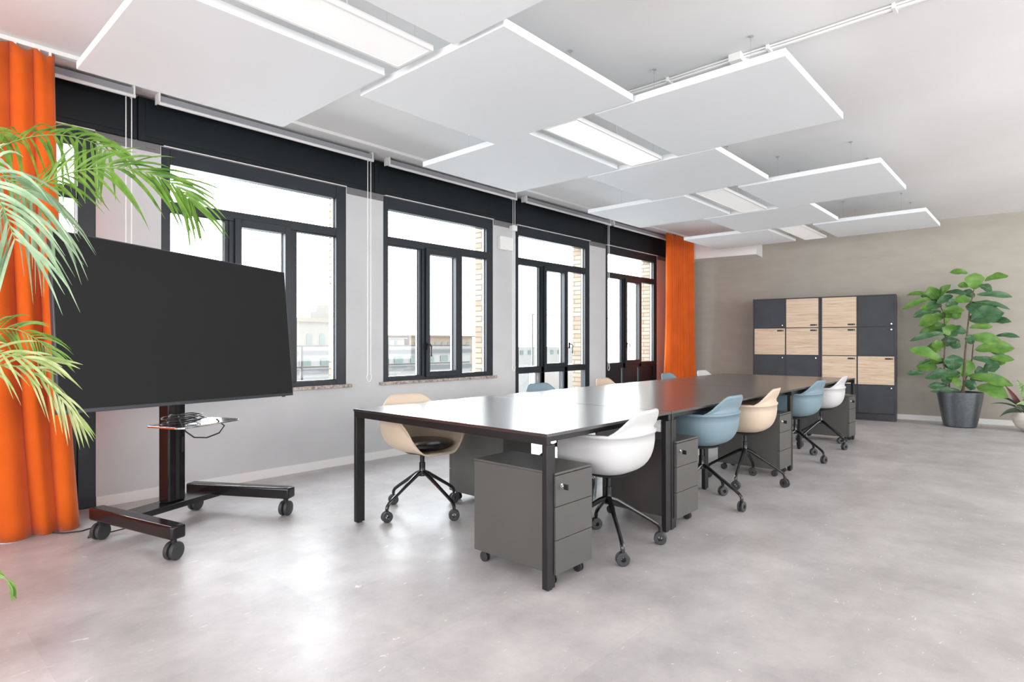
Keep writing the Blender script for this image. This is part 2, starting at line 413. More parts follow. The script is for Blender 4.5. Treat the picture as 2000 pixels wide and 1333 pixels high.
# ------------------------------------------------------------------ curtains
def curtain(name, label, x0t, x1t, x0b, x1b, ztop, yt, yb, waves, amp_t, amp_b, seed, flare=0):
    rnd = random.Random(seed)
    nu, nz = waves*14, 36
    ph = [rnd.uniform(-.35, .35) for _ in range(waves+2)]; am = [rnd.uniform(.55, 1.2) for _ in range(waves+2)]
    cum = [0]
    for _ in range(waves): cum.append(cum[-1]+rnd.uniform(.55, 1.5))
    bmx = bmesh.new(); rows = []
    for j in range(nz+1):
        v = j/nz; row = []
        z = ztop*(1-v) + .003*v
        k = v**.8
        for i in range(nu+1):
            u = i/nu
            xt = x0t + (x1t-x0t)*u; xb = x0b + (x1b-x0b)*u
            x = xt + (xb-xt)*(v**2.2*.8 + .2*v)
            q = u*cum[-1]; wi = 0
            while wi < waves-1 and cum[wi+1] < q: wi += 1
            fr = (q-cum[wi])/(cum[wi+1]-cum[wi]); w = wi+fr
            A = (amp_t + (amp_b-amp_t)*k)*am[wi]
            sh = math.sin(PI*min(max(fr, 0), 1))**.62
            y = yt + (yb-yt)*v + A - 2*A*sh + A*.22*math.sin(PI*3*fr+wi*1.7)*(.4+.6*math.sin(1.7*v+wi*2.1)) + .012*math.sin(5*v+u*9+seed)
            x += A*.5*ph[wi]*sh*4*(.3+.7*math.sin(2.2*v+wi)) + .25*A*math.cos(PI*fr)*-1
            if flare: y -= flare*smst(.8, 1, v)*(.5+.5*math.sin(2*PI*w*.5+1))
            zz = z + (.02*math.sin(2*PI*w*1.0+1.2) if j == 0 else 0)
            row.append(bmx.verts.new((x, y, zz)))
        rows.append(row)
    for a, b in zip(rows, rows[1:]):
        for i in range(nu): bmx.faces.new((a[i], a[i+1], b[i+1], b[i]))
    me = bpy.data.meshes.new(name); bmx.to_mesh(me); bmx.free(); me.materials.append(M['curtain'])
    for p in me.polygons: p.use_smooth = True
    o = bpy.data.objects.new('curtain_fabric', me); C.objects.link(o)
    s = o.modifiers.new('thick', 'SOLIDIFY'); s.thickness = .003
    t = thing('curtain', label, 'curtain', (0,0,0)); o.parent = t
    for i in range(waves+1):
        u = min(i/waves+.02, .99); x = x0t+(x1t-x0t)*u
        MB().box(x-.006, x+.006, yt-.006, yt+.012, ztop-.01, H-.028).build('glider', M['white'], t)
    return t
curtain('curtain', 'long orange velvet curtain at the left edge behind the palm', -1.1, .825, -1.15, .945, 2.955, 4.60, 4.56, 17, .030, .048, 5, .02)
curtain('curtain', 'gathered orange curtain in the far corner beside the taupe wall', 8.93, 9.80, 8.80, 9.96, 2.955, 4.62, 4.62, 11, .025, .045, 8)

# ------------------------------------------------------------------ acoustic ceiling panels
PZ = 2.69
def panel(x, y, label):
    t = thing('acoustic_panel', label, 'ceiling panel', (x+.6, y+.6, PZ), 0, 'white acoustic ceiling panels')
    MB().box(-.6, .6, -.605, .605, 0, .044).build('panel_board', M['panel'], t, bevel=.003)
    for sx in (-.32, .32):
        for sy in (-.32, .32):
            MB().tube([(sx, sy, .044), (sx, sy, H-PZ-.002)], .0013, 5).build('suspension_wire', M['chrome'], t)
            MB().lathe([(0, H-PZ-.001), (.014, H-PZ-.001), (.014, H-PZ-.006), (.004, H-PZ-.012), (.004, H-PZ-.03), (0, H-PZ-.03)], 10, T(sx, sy, 0)).build('ceiling_hook', M['chrome'], t)
pl = [(.82, 2.81, 'nearest white acoustic panel hanging over the television'),
      (.85, 1.05, 'white acoustic panel cut off by the top edge of the picture'),
      (2.085, 1.945, 'large white acoustic panel second in the row nearest the camera'),
      (3.285, 2.81, 'white acoustic panel near the blind between second and third windows'),
      (3.305, 1.04, 'white acoustic panel below the ceiling conduit and junction box'),
      (4.52, 1.945, 'white acoustic panel directly behind the first lit lamp'),
      (5.765, 2.81, 'white acoustic panel in front of the terrace door fascia'),
      (5.80, 1.055, 'white acoustic panel at right with a free corner, third along'),
      (7.0, 1.945, 'white acoustic panel between the third and fourth lamps'),
      (8.235, 2.81, 'farthest left white acoustic panel over the soffit corner'),
      (8.30, 1.055, 'farthest right white acoustic panel before the taupe wall')]
for p in pl: panel(*p)

def lamp(x, label, m):
    t = thing('ceiling_lamp', label, 'lamp', (x+.6, 2.53, PZ), 0, 'flat rectangular ceiling lamps')
    f = MB(); f.box(-.6, .6, -.15, -.132, 0, .03); f.box(-.6, .6, .132, .15, 0, .03); f.box(-.6, -.582, -.132, .132, 0, .03); f.box(.582, .6, -.132, .132, 0, .03)
    f.build('lamp_frame', M['white'], t, bevel=.002)
    MB().box(-.582, .582, -.132, .132, .004, .026).build('diffuser', m, t, smooth=0)
    MB().box(-.1, .15, -.05, .03, .032, .06).build('driver_box', M['black'], t, bevel=.003)
    for sx in (-.5, .5):
        for sy in (-.12, .12):
            MB().tube([(sx, sy, .03), (sx, sy, H-PZ-.002)], .0012, 5).build('suspension_wire', M['chrome'], t)
    MB().tube([(.1, .0, .06), (.2, .03, .14), (.21, .05, .22), (.22, .05, H-PZ-.003)], .004, 6).build('power_cord', M['white'], t)
lamp(.82, 'flat ceiling lamp nearest the camera, between the first two panels', M['lampgrid'])
lamp(3.29, 'brightest flat ceiling lamp, hanging over the first desks', M['lamplit'])
lamp(5.77, 'flat ceiling lamp third from the camera', M['lampgrid'])
lamp(8.23, 'farthest flat ceiling lamp near the taupe wall', M['lampgrid'])

# conduit and junction box on the ceiling
t = thing('cable_conduit', 'white cable conduit clipped across the bare ceiling', 'conduit', (3.78, 1.5, H))
for dx, r in ((0, .011), (.032, .007), (-.024, .006)):
    MB().tube([(dx+.004*math.sin(y*7), y-1.5, -r-.006) for y in [(-4.1+i*.2) for i in range(33)]], r, 8).build('conduit_pipe', M['white'], t)
for y in (-2, -.8, .62, 1.28, 1.95): MB().box(-.035, .045, y-1.5-.01, y-1.5+.01, -.03, -.0005).build('pipe_clip', M['white'], t, bevel=.003)
tag(MB().box(3.715, 3.865, 1.43, 1.51, H-.05, H-.0005).build('junction_box', M['white'], bevel=.004), 'small white junction box on the ceiling conduit', 'box')

# boxes on the window wall
tag(MB().box(5.262, 5.50, WY-.05, WY-.0005, 2.31, 2.475).build('wall_unit', M['white'], bevel=.006), 'white control box on the pier between second and third windows', 'box')
tag(MB().box(5.47, 5.54, WY-.08, WY-.0005, 2.56, 2.63).build('sensor', M['whiteplastic'], bevel=.006), 'small white sensor above the control box on the pier', 'sensor')

# ------------------------------------------------------------------ desks
def desk(x0, x1, label, legs):
    y0, y1 = 1.73, 3.335
    t = thing('bench_desk', label, 'desk', ((x0+x1)/2, (y0+y1)/2, 0), 0, 'black bench desks in one long row')
    hx = (x1-x0)/2; hy = (y1-y0)/2
    MB().box(-hx, hx, -hy, hy, .724, .74).build('desktop', M['desktop'], t, bevel=.0015)
    f = MB()
    f.box(-hx+.003, -hx+.033, -hy+.003, hy-.003, .686, .7235); f.box(hx-.033, hx-.003, -hy+.003, hy-.003, .686, .7235)
    f.box(-hx+.033, hx-.033, -hy+.06, -hy+.085, .686, .7235); f.box(-hx+.033, hx-.033, hy-.085, hy-.06, .686, .7235)
    if hx > 1: f.box(-.03, .03, -hy+.25, hy-.25, .686, .7235)
    f.build('frame', M['black'], t, bevel=.002)
    for lx, ins in legs:
        for s in (-1, 1):
            ly = s*(hy-.003-ins)
            a, b = sorted((ly, ly-s*.03))
            xx = lx - (x0+x1)/2
            MB().box(xx, xx+.062, a, b, .008, .686 if not ins else .686).build('leg', M['black'], t, bevel=.002)
            # levelling foot
            MB().box(xx+.015, xx+.045, (a+b)/2-.01, (a+b)/2+.01, 0, .009).build('foot', M['rubber'], t)
    return t
desk(2.155, 3.383, 'black bench desk nearest the camera, reflecting the windows', [(2.158, 0), (3.318, 0)])
desk(3.389, 5.740, 'middle black bench desk with legs set back halfway', [(3.39, 0), (4.50, .28), (5.677, 0)])
desk(5.746, 8.08, 'far black bench desk ending in front of the lockers', [(6.91, .28), (8.015, 0)])

# ------------------------------------------------------------------ pedestals
def make_ped():
    t = thing('drawer_pedestal', '', 'drawer unit')
    w, d, z0, z1 = .30, .55, .065, .55
    MB().box(-w/2, w/2, -d/2+.021, d/2, z0, z1-.012).build('cabinet_body', M['ped'], t, bevel=.002)
    MB().box(-w/2-.001, w/2+.001, -d/2, d/2+.001, z1-.0115, z1).build('top_panel', M['ped'], t, bevel=.002)
    hs = [(.402, .5345), (.236, .399), (.067, .233)]
    hs = [(.389, .535), (.230, .386), (.067, .227)]
    for i, (a, b) in enumerate(hs):
        dr = MB().box(-w/2, w/2, -d/2, -d/2+.020, a, b).build('drawer', M['ped'], t, bevel=.0015)
        if i == 0:
            MB().lathe([(0,0),(.011,0),(.011,.006),(.006,.008),(.004,.018),(0,.018)], 16, T(-w/2+.04, -d/2, b-.05) @ Matrix.Rotation(R(90), 4, 'X')).build('lock', M['chrome'], dr)
            MB().box(-w/2+.036, -w/2+.042, -d/2-.045, -d/2-.018, b-.066, b-.04).build('key', M['black'], dr, bevel=.002)
    for sx in (-1, 1):
        for sy in (-1, 1):
            cx, cy = sx*(w/2-.04), sy*(d/2-.05)
            c = MB().box(cx-.012, cx+.012, cy-.012, cy+.012, .05, .066).build('castor', M['black'], t)
            for k in (-.014, .004):
                MB().lathe([(0,0),(.02,0),(.027,.002),(.027,.008),(.02,.010),(0,.010)], 16, T(cx+k, cy+.008, .027) @ Matrix.Rotation(R(90), 4, 'Y')).build('wheel', M['rubber'], c)
    return t
ped0 = make_ped()
peds = [(2.362, 1.998, 0, 'anthracite drawer pedestal under the near corner of the first desk'),
        (3.575, 1.99, 0, 'anthracite drawer pedestal between the paired legs and the first blue chair'),
        (5.485, 1.99, 0, 'anthracite drawer pedestal to the right of the right-hand beige chair'),
        (7.885, 1.99, 0, 'anthracite drawer pedestal at the far end near the lockers'),
        (3.12, 3.045, PI, 'anthracite drawer pedestal on the window side behind the nearest beige chair')]
for i, (x, y, a, lb) in enumerate(peds):
    o = ped0 if i == 0 else copy_tree(ped0)
    o.location = (x, y, 0); o.rotation_euler = (0, 0, a)
    o['label'] = lb; o['category'] = 'drawer unit'; o['group'] = 'anthracite drawer pedestals under the desks'

# ------------------------------------------------------------------ chairs (shell faces +y)
def shell_mesh():
    bmx = bmesh.new(); nt = 72
    z0 = .435
    def P(th):
        a = .275; b = .255 if math.sin(th) > 0 else .228; n_ = 2.7
        return ((abs(math.cos(th))/a)**n_ + (abs(math.sin(th))/b)**n_)**(-1/n_)
    rings = []
    thetas = [2*PI*k/nt for k in range(nt)]
    def phi(th):
        d = math.degrees(th) - 90
        return abs((d+180) % 360 - 180)
    S = [0.12, .25, .38, .5, .6, .7, .78, .85, .91, .96, 1]
    def rim(p): return .458 + .202*smst(20, 62, p)
    def bump(p): return .130*smst(114, 160, p)
    for s in S:
        ring = []
        for th in thetas:
            p = phi(th); q = s*PI/2; e = 2/3.5
            zr = rim(p)
            r = P(th)*math.sin(q)**e
            fl = 1 + .06*smst(.435, .66, zr)*0
            z = zr - (zr-z0)*math.cos(q)**e
            r *= fl*(1 - .05*(1-smst(z0, .66, z))*smst(60, 90, p))
            # waterfall at the front
            if p < 60: z -= .018*smst(.75, 1, s)*(1-smst(30, 60, p))
            ring.append(Vector((r*math.cos(th), r*math.sin(th), z)))
        rings.append(ring)
    # lip
    for dr, dz, k in ((.007, .001, 1), (.008, .007, 1), (-.001, .009, 1)):
        ring = []
        for th in thetas:
            p = phi(th); g = smst(35, 75, p)
            r = P(th)+dr*g; z = rim(p)+dz*g - (.018*(1-smst(30, 60, p)) if p < 60 else 0)
            ring.append(Vector((r*math.cos(th), r*math.sin(th), z)))
        rings.append(ring)
    for tt in (.12, .25, .4, .55, .7, .85, 1):
        ring = []
        for th in thetas:
            p = phi(th); b = bump(p); g = smst(35, 75, p)
            r = P(th)-.001*g - .010*math.sin(PI*min(tt*1.6, 1))*min(b/.05, 1) + .030*tt**1.6*(b/.13)
            z = rim(p)+.009*g + b*tt - (.018*(1-smst(30, 60, p)) if p < 60 else 0)
            ring.append(Vector((r*math.cos(th), r*math.sin(th), z)))
        rings.append(ring)
    V = [[bmx.verts.new(p) for p in ring] for ring in rings]
    c = bmx.verts.new((0, 0, z0))
    for k in range(nt): bmx.faces.new((c, V[0][k], V[0][(k+1) % nt]))
    for a, b in zip(V, V[1:]):
        for k in range(nt): bmx.faces.new((a[k], b[k], b[(k+1) % nt], a[(k+1) % nt]))
    bmesh.ops.remove_doubles(bmx, verts=bmx.verts, dist=4e-4)
    bmesh.ops.recalc_face_normals(bmx, faces=bmx.faces)
    me = bpy.data.meshes.new('shell'); bmx.to_mesh(me); bmx.free()
    for p in me.polygons: p.use_smooth = True
    return me
def make_chair(color, pad=False, cast=-50):
    t = thing('swivel_chair', '', 'chair')
    me = shell_mesh(); me.materials.append(color)
    o = bpy.data.objects.new('seat_shell', me); C.objects.link(o); o.parent = t
    s = o.modifiers.new('thick', 'SOLIDIFY'); s.thickness = .007; s.offset = -1
    if pad:
        MB().lathe([(0,.446),(.18,.450),(.205,.468),(.20,.486),(.16,.498),(0,.502)], 32, T(0,.0,0), sy=.95).build('seat_pad', M['pad'], t)
    MB().lathe([(0,.432),(.10,.432),(.13,.428),(.11,.414),(.05,.402),(.03,.395),(0,.395)], 24).build('seat_mount', M['rubber'], t)
    base = t
    MB().lathe([(0,.40),(.016,.40),(.016,.345),(.021,.343),(.021,.285),(.027,.27),(.024,.25),(0,.245)], 20).build('pole', M['blackgloss'], base)
    for k in range(4):
        a = PI/4 + k*PI/2; c, s_ = math.cos(a), math.sin(a)
        P_ = lambda r, z: (r*c, r*s_, z)
        MB().tube([P_(.01,.275), P_(.05,.262), P_(.15,.203), P_(.25,.143), P_(.288,.118), P_(.303,.100), P_(.307,.082), P_(.307,.060)],
                  [.018,.015,.0125,.0115,.0115,.0115,.0115,.0115], 10).build('leg', M['blackgloss'], base)
        ox, oy = -s_*.012, c*.012
        ang = R(cast) + [0.12, -.3, .2, -.15][k]
        ct = MB(); X = T(.307*c, .307*s_, .036) @ Rz(ang)
        ct.box(-.014, .014, -.006, .006, .016, .032, X); ct.tube([X @ Vector((0,-.019,0)), X @ Vector((0,.019,0))], .004, 6)
        co = ct.build('castor', M['black'], base, bevel=.003)
        for w0 in (-.019, .007):
            MB().lathe([(.014,0),(.032,0),(.036,.003),(.036,.010),(.032,.013),(.014,.013)], 24, X @ T(.0, w0+.012, 0) @ Matrix.Rotation(R(90), 4, 'X'), closed=True).build('wheel', M['tyre'], co)
    return t
cW, cB, cG = make_chair(M['sh_white']), make_chair(M['sh_blue']), make_chair(M['sh_beige'])
cP = make_chair(M['sh_beige'], True, 20)
used = set()
def place_chair(proto, x, y, shell_rz, base_rz, label, group):
    o = proto if id(proto) not in used else copy_tree(proto)
    used.add(id(proto))
    o.location = (x, y, 0); o.rotation_euler = (0, 0, base_rz)
    for ch in o.children:
        if ch.name.split('.')[0] in ('seat_shell', 'seat_pad'): ch.rotation_euler = (0, 0, shell_rz-base_rz)
    o['label'] = label; o['category'] = 'chair'; o['group'] = group
g1, g2 = 'swivel chairs on the open side of the desks', 'swivel chairs on the window side of the desks'
q = PI/4
place_chair(cW, 2.895, 1.875, R(3), R(227)-q, 'white swivel armchair at the nearest desk, on the open side', g1)
place_chair(cB, 4.13, 1.875, R(-3), R(264)-q, 'pale blue swivel armchair behind the second pedestal, next to the beige one', g1)
place_chair(cG, 4.975, 1.88, R(4), R(188)-q, 'beige swivel armchair on the open side of the middle desk', g1)
place_chair(cB, 6.36, 1.90, R(-4), R(252)-q, 'pale blue swivel armchair at the far desk, beside a white one', g1)
place_chair(cW, 7.35, 1.92, R(2), R(243)-q, 'far white swivel armchair near the lockers on the open side', g1)
place_chair(cP, 2.615, 3.20, R(168), R(183)-q, 'beige swivel armchair with black seat pad on the window side of the nearest desk', g2)
place_chair(cB, 4.15, 3.20, R(176), R(20), 'pale blue chair back showing above the desk in front of the terrace door', g2)
place_chair(cG, 5.24, 3.20, R(184), R(50), 'beige chair back showing above the desk below the pier by the last window', g2)
place_chair(cB, 6.62, 3.20, R(180), R(10), 'pale blue chair back showing above the far desk left of the curtain', g2)
place_chair(cW, 7.60, 3.20, R(178), R(70), 'white chair back showing above the far desk right of the curtain', g2)

# waste bin with clear liner
t = thing('waste_bin', 'small dark bin with a crumpled clear plastic liner under the first desk', 'bin', (3.26, 2.35, 0))
MB().lathe([(0,.002),(.085,.002),(.115,.24),(.111,.24),(.083,.01),(0,.01)], 24).build('bin_body', M['black'], t)
rnd = random.Random(4)
lm = MB(); rings = []
for j, (r, z) in enumerate(((.110,.12),(.119,.20),(.126,.235),(.119,.262),(.105,.245))):
    rings.append([lm.bm.verts.new(((r+rnd.uniform(-.008,.012))*math.cos(2*PI*k/30), (r+rnd.uniform(-.008,.012))*math.sin(2*PI*k/30), z+rnd.uniform(-.015,.02))) for k in range(30)])
for a, b in zip(rings, rings[1:]):
    for k in range(30): lm.bm.faces.new((a[k], a[(k+1)%30], b[(k+1)%30], b[k]))
lm.build('bin_liner', M['bag'], t, smooth=0)

# ------------------------------------------------------------------ television on a mobile stand
ta = .385
ST = thing('tv_stand', 'black wheeled television stand with tray, standing by the window wall', 'stand', (1.385, 4.16, 0), ta)
SI = (T(1.385, 4.16, 0) @ Rz(ta)).inverted()
def loc(x, y, z=0): return SI @ Vector((x, y, z))
A_, B_, C_, D_ = loc(1.142, 3.485), loc(.969, 4.169), loc(1.945, 3.822), loc(1.588, 4.418)
def bar(m, p, q, w, z0, z1, ext=.04):
    d = (q-p); ln = d.length; an = math.atan2(d.y, d.x)
    X = T(p.x, p.y, 0) @ Rz(an); m.box(-ext, ln+ext, -w/2, w/2, z0, z1, X)
for p, q_, nm in ((A_, B_, 1), (C_, D_, 2)):
    m = MB(); bar(m, p, q_, .085, .118, .192, .045); lg = m.build('base_leg', M['blackgloss'], ST, bevel=.012, seg=3)
    for e in (p, q_):
        c = MB().lathe([(0,.119),(.016,.119),(.016,.09),(0,.09)], 12, T(e.x, e.y, 0)).build('castor', M['black'], ST)
        for w0 in (-.032, .004):
            MB().lathe([(0,0),(.035,0),(.047,.004),(.050,.012),(.047,.024),(.035,.028),(0,.028)], 28, T(e.x, e.y, .050) @ Rz(R(10)) @ T(.0,w0+.028,0) @ Matrix.Rotation(R(90), 4, 'X')).build('wheel', M['tyre'], c)
mA = A_.lerp(B_, .80); mC = C_.lerp(D_, .80)
m = MB(); bar(m, mA, mC, .15, .112, .150, 0); m.build('cross_beam', M['blackgloss'], ST, bevel=.004)
cy = (mA.y+mC.y)/2
m = MB(); m.box(-.078, .046, cy-.045, cy+.045, .150, 1.30); col = m.build('column', M['blackgloss'], ST, bevel=.01, seg=3)
MB().box(.014, .032, cy-.049, cy-.043, .46, .56).build('cable_port', M['gap'], col, bevel=.002)
MB().box(-.028, -.004, cy-.0475, cy-.045, .17, 1.28).build('groove', M['gap'], col, smooth=0)
# tray with rounded front
poly = []
hw, hd, rr = .235, .15, .05
for cx_, cy_, a0 in ((hw-rr, hd-rr, 0), (-hw+rr, hd-rr, 90), (-hw+rr, -hd+rr, 180), (hw-rr, -hd+rr, 270)):
    for k in range(7):
        a = R(a0+15*k); poly.append((cx_+rr*math.cos(a), cy_+rr*math.sin(a)))
MB().prism(poly, .655, .666, T(-.02, cy-.20, 0)).build('tray', M['chrome'], ST, bevel=.002)
MB().box(-.05, .05, cy-.10, cy-.04, .632, .655).build('tray_bracket', M['black'], ST, bevel=.003)
MB().box(-.45, .45, cy-.075, cy-.045, 1.12, 1.18).box(-.45, .45, cy-.075, cy-.045, 1.40, 1.46).box(-.22, -.16, cy-.075, cy-.045, 1.02, 1.5).box(.16, .22, cy-.075, cy-.045, 1.02, 1.5).box(-.06, .06, cy-.045, cy+.045, 1.28, 1.5).build('mount_plate', M['black'], ST, bevel=.003)
# coiled power cable lying on the tray
m = MB(); pts = []
wp = ST.matrix_basis if False else None
base = T(1.385, 4.16, 0) @ Rz(ta)
for i in range(90):
    a = i*.33; r = .09+.025*math.sin(i*.21)
    pts.append(base @ Vector((-.10+ (r+.03)*math.cos(a), cy-.20+r*.75*math.sin(a), .672+.0006*i+.004*math.sin(i*1.3))))
pts += [base @ Vector(p) for p in ((-.16, cy-.22, .73), (-.20, cy-.28, .70), (-.205, cy-.33, .64), (-.17, cy-.36, .60), (-.08, cy-.36, .585), (.02, cy-.355, .60), (.06, cy-.355, .64), (.05, cy-.30, .68))]
tag(m.tube(pts, .0045, 6).build('coiled_cable', M['cable']), 'loose coil of black cable lying on the television stand tray', 'cable')
tag(MB().tube([base @ Vector(p) for p in ((.0, cy-.045, .17), (-.10, cy+.02, .10), (-.22, cy+.10, .03), (-.40, cy+.22, .006))] + [(1.0, 4.45, .005), (.93, 4.42, .005), (.85, 4.45, .005), (.6, 4.8, .005)], .004, 6).build('power_cable', M['cable']), 'thin black power cable running from the stand to under the left curtain', 'cable')
# television
tv = thing('television', 'large blank wall-sized flat television tilted on the wheeled stand', 'television', (1.437, 3.99, 1.258))
tv['label'] = 'large flat television with a blank dark grey screen on the wheeled stand'
aa, bb_, gg = .373, .113, -.024
U = Vector((math.cos(aa), math.sin(aa), 0)); Nn = Vector((math.sin(aa), -math.cos(aa), 0)); Vv = Vector((0,0,1))
V2 = Vv*math.cos(bb_) - Nn*math.sin(bb_); U3 = U*math.cos(gg)+V2*math.sin(gg); V3 = V2*math.cos(gg)-U*math.sin(gg); N3 = U3.cross(V3)
tv.matrix_world = Matrix.Translation((1.437, 3.99, 1.258)) @ Matrix((U3, -N3, V3)).transposed().to_4x4()
w, h = 1.66, .944
MB().box(-w/2, w/2, .004, .032, -h/2, h/2).build('housing', M['bezel'], tv, bevel=.003)
MB().box(-w/2+.008, w/2-.008, .0, .006, -h/2+.02, h/2-.008).build('screen', M['screen'], tv, smooth=0)
MB().box(-.35, .35, .032, .07, -.32, .25).build('rear_cover', M['black'], tv, bevel=.01)
MB().box(w/2-.10, w/2-.075, .012, .024, -h/2-.006, -h/2+.001).build('receiver', M['black'], tv, smooth=0)

# ------------------------------------------------------------------ lockers
kinds = {(0,0): 'd', (0,1): 'w', (1,0): 'w', (1,1): 'w', (2,0): 'd', (2,1): 'd', (3,0): 'w', (3,1): 'd',
         (0,2): 'w', (0,3): 'd', (1,2): 'w', (1,3): 'd', (2,2): 'w', (2,3): 'w', (3,2): 'd', (3,3): 'd'}
rows = [(1.412, 1.868), (.975, 1.398), (.540, .962), (.112, .527)]
def locker(yc, cols, label):
    # local frame: +x towards the wall, -y to the right in the photo
    t = thing('locker_cabinet', label, 'locker', (bx(yc)-.25/math.cos(BA)+0, yc, 0), BA, 'locker cabinets against the taupe wall')
    W2, D2 = .498, .215
    f = MB()
    f.box(-D2+.02, D2, -W2, W2, 0, 1.885)
    f.build('carcass', M['lock_frame'], t, bevel=.002)
    m = MB()
    m.box(-D2, -D2+.02, -W2, -W2+.022, 0, 1.885); m.box(-D2, -D2+.02, W2-.022, W2, 0, 1.885); m.box(-D2, -D2+.02, -.008, .008, .1, 1.87)
    m.box(-D2, -D2+.02, -W2+.022, W2-.022, 1.871, 1.885); m.box(-D2, -D2+.02, -W2+.022, W2-.022, 0, .098)
    m.build('face_frame', M['lock_frame'], t, bevel=.001)
    for ri, (a, b) in enumerate(rows):
        for ci, c in enumerate(cols):
            y1 = W2-.024 if ci == 0 else -.010; y0 = .010 if ci == 0 else -W2+.024
            k = kinds[(ri, c)]
            d = MB().box(-D2-.001, -D2+.018, y0, y1, a, b).build('door', M['oak'] if k == 'w' else M['lock_dark'], t, bevel=.0015)
            if k == 'w': d['label'] = 'pale oak door'
            hz = a+.035 if ri == 0 else b-.035
            if k == 'w':
                MB().box(-D2-.006, -D2-.001, y0+.04, y0+.115, hz-.012, hz+.012).box(-D2-.012, -D2-.006, y0+.02, y0+.034, hz-.012, hz+.012).build('handle', M['black'], d)
            else:
                MB().box(-D2-.005, -D2-.001, y0+.02, y0+.10, hz-.013, hz+.013).build('handle', M['lock_frame'], d)
                MB().lathe([(0,0),(.008,0),(.008,.01),(0,.01)], 14, T(-D2-.003, y0+.035, hz) @ Matrix.Rotation(R(-90), 4, 'Y')).build('lock', M['chrome'], d)
    return t
locker(3.175, (0, 1), 'left half of the locker wall with three oak doors showing')
locker(2.183, (2, 3), 'right half of the locker wall with charcoal doors down its right side')

# ------------------------------------------------------------------ plants
M['fig1'] = leafmat('fig_leaf', (.06,.17,.025,1), (.16,.33,.05,1), 9, .25, .35)
M['fig2'] = leafmat('fig_leaf_light', (.11,.29,.045,1), (.24,.44,.10,1), 9, .3, .4)
M['fig3'] = leafmat('fig_leaf_dark', (.035,.11,.045,1), (.09,.21,.09,1), 9, .2, .3)
M['vein'] = mat('leaf_vein', (.22,.38,.12,1), .5)
figx, figy = 10.31, .915
fa = math.atan2(figx*.671-figy*.7415, figx*.7415+figy*.671)
vd = Vector((figx, figy, 0)).normalized()
F_ = thing('fiddle_leaf_fig', 'tall fiddle-leaf fig in a metallic grey pot against the taupe wall', 'plant', (figx, figy, 0), math.atan2(vd.y, vd.x)-PI/2)
# local: +y away from camera, +x to the right
MB().lathe([(0,.0),(.17,.0),(.19,.012),(.215,.14),(.244,.32),(.262,.44),(.266,.475),(.260,.485),(.250,.475),(.24,.43),(0,.43)], 48).build('pot', M['potmetal'], F_)
MB().lathe([(0,.445),(.15,.447),(.242,.438)], 24).build('soil', M['soil'], F_)
K = 8.2/1158/3.704
def fp(x, y): return ((x-435)*K, 1.166 + ((670-500)*3.704 - y)*K)
def stem(pts, r, dy):
    P3 = [Vector((fp(x, y)[0], dy, fp(x, y)[1])) for x, y in pts]
    MB().tube(P3, r, 8).build('stem', M['stem'], F_)
stem([(350,1005),(340,760),(350,600),(340,420),(300,300)], [.011,.009,.008,.007,.005], .02)
stem([(455,1010),(465,700),(490,400),(515,245)], [.014,.012,.009,.005], -.04)
stem([(375,1005),(368,850)], [.01,.007], .06)
stem([(440,1000),(500,780),(505,740),(515,600)], [.01,.008,.008,.005], .05)
leaves = [(480,125,375,100,45,0),(520,245,520,112,105,1),(575,190,705,145,55,0),(485,225,420,200,45,0),(545,220,615,255,55,2),(530,285,728,285,45,2),
(265,275,113,250,35,0),(275,295,83,350,45,0),(300,305,250,200,80,0),(310,300,383,188,55,0),(350,260,480,265,40,2),(300,350,195,365,50,0),(270,390,150,420,50,2),
(330,440,185,480,90,0),(330,400,460,380,60,0),(500,330,400,300,70,0),(520,340,715,375,35,2),(500,470,680,400,130,2),(610,480,718,470,50,2),(440,400,400,450,50,0),
(350,560,135,590,45,2),(290,520,420,560,80,2),(490,520,620,500,50,1),(490,590,670,600,80,1),(640,580,765,575,35,2),(520,680,740,640,90,0),(350,650,265,640,70,0),
(380,640,440,650,60,2),(330,765,130,650,80,1),(500,740,660,760,50,2),(600,740,735,730,50,0),(270,760,185,775,30,2),(400,830,395,700,110,2),(450,880,495,740,80,1),
(220,860,110,850,45,2),(440,850,225,870,70,2),(480,870,733,900,75,0),(530,950,705,990,100,1),(370,950,240,940,50,2),(440,980,260,970,40,2),(480,960,520,890,80,2),
(440,960,395,880,50,0),(350,490,380,450,40,1),(470,560,380,520,70,2),(500,640,490,560,60,2),(520,300,450,240,60,2),(480,360,560,420,80,2),(430,560,330,500,80,0),
(520,420,600,340,70,0),(350,360,430,320,60,2)]
rnd = random.Random(11)
for i in range(34):      # inner leaves behind the outer ones
    cx = rnd.uniform(300, 600); cy_ = rnd.uniform(260, 900); sg = 1 if cx > 440 else -1
    ln = rnd.uniform(70, 130); an = rnd.uniform(-.5, .6)
    leaves.append((cx, cy_, cx+sg*ln*math.cos(an), cy_-ln*math.sin(an), rnd.uniform(50, 85), rnd.choice((0, 2, 2))))
fm = MB()
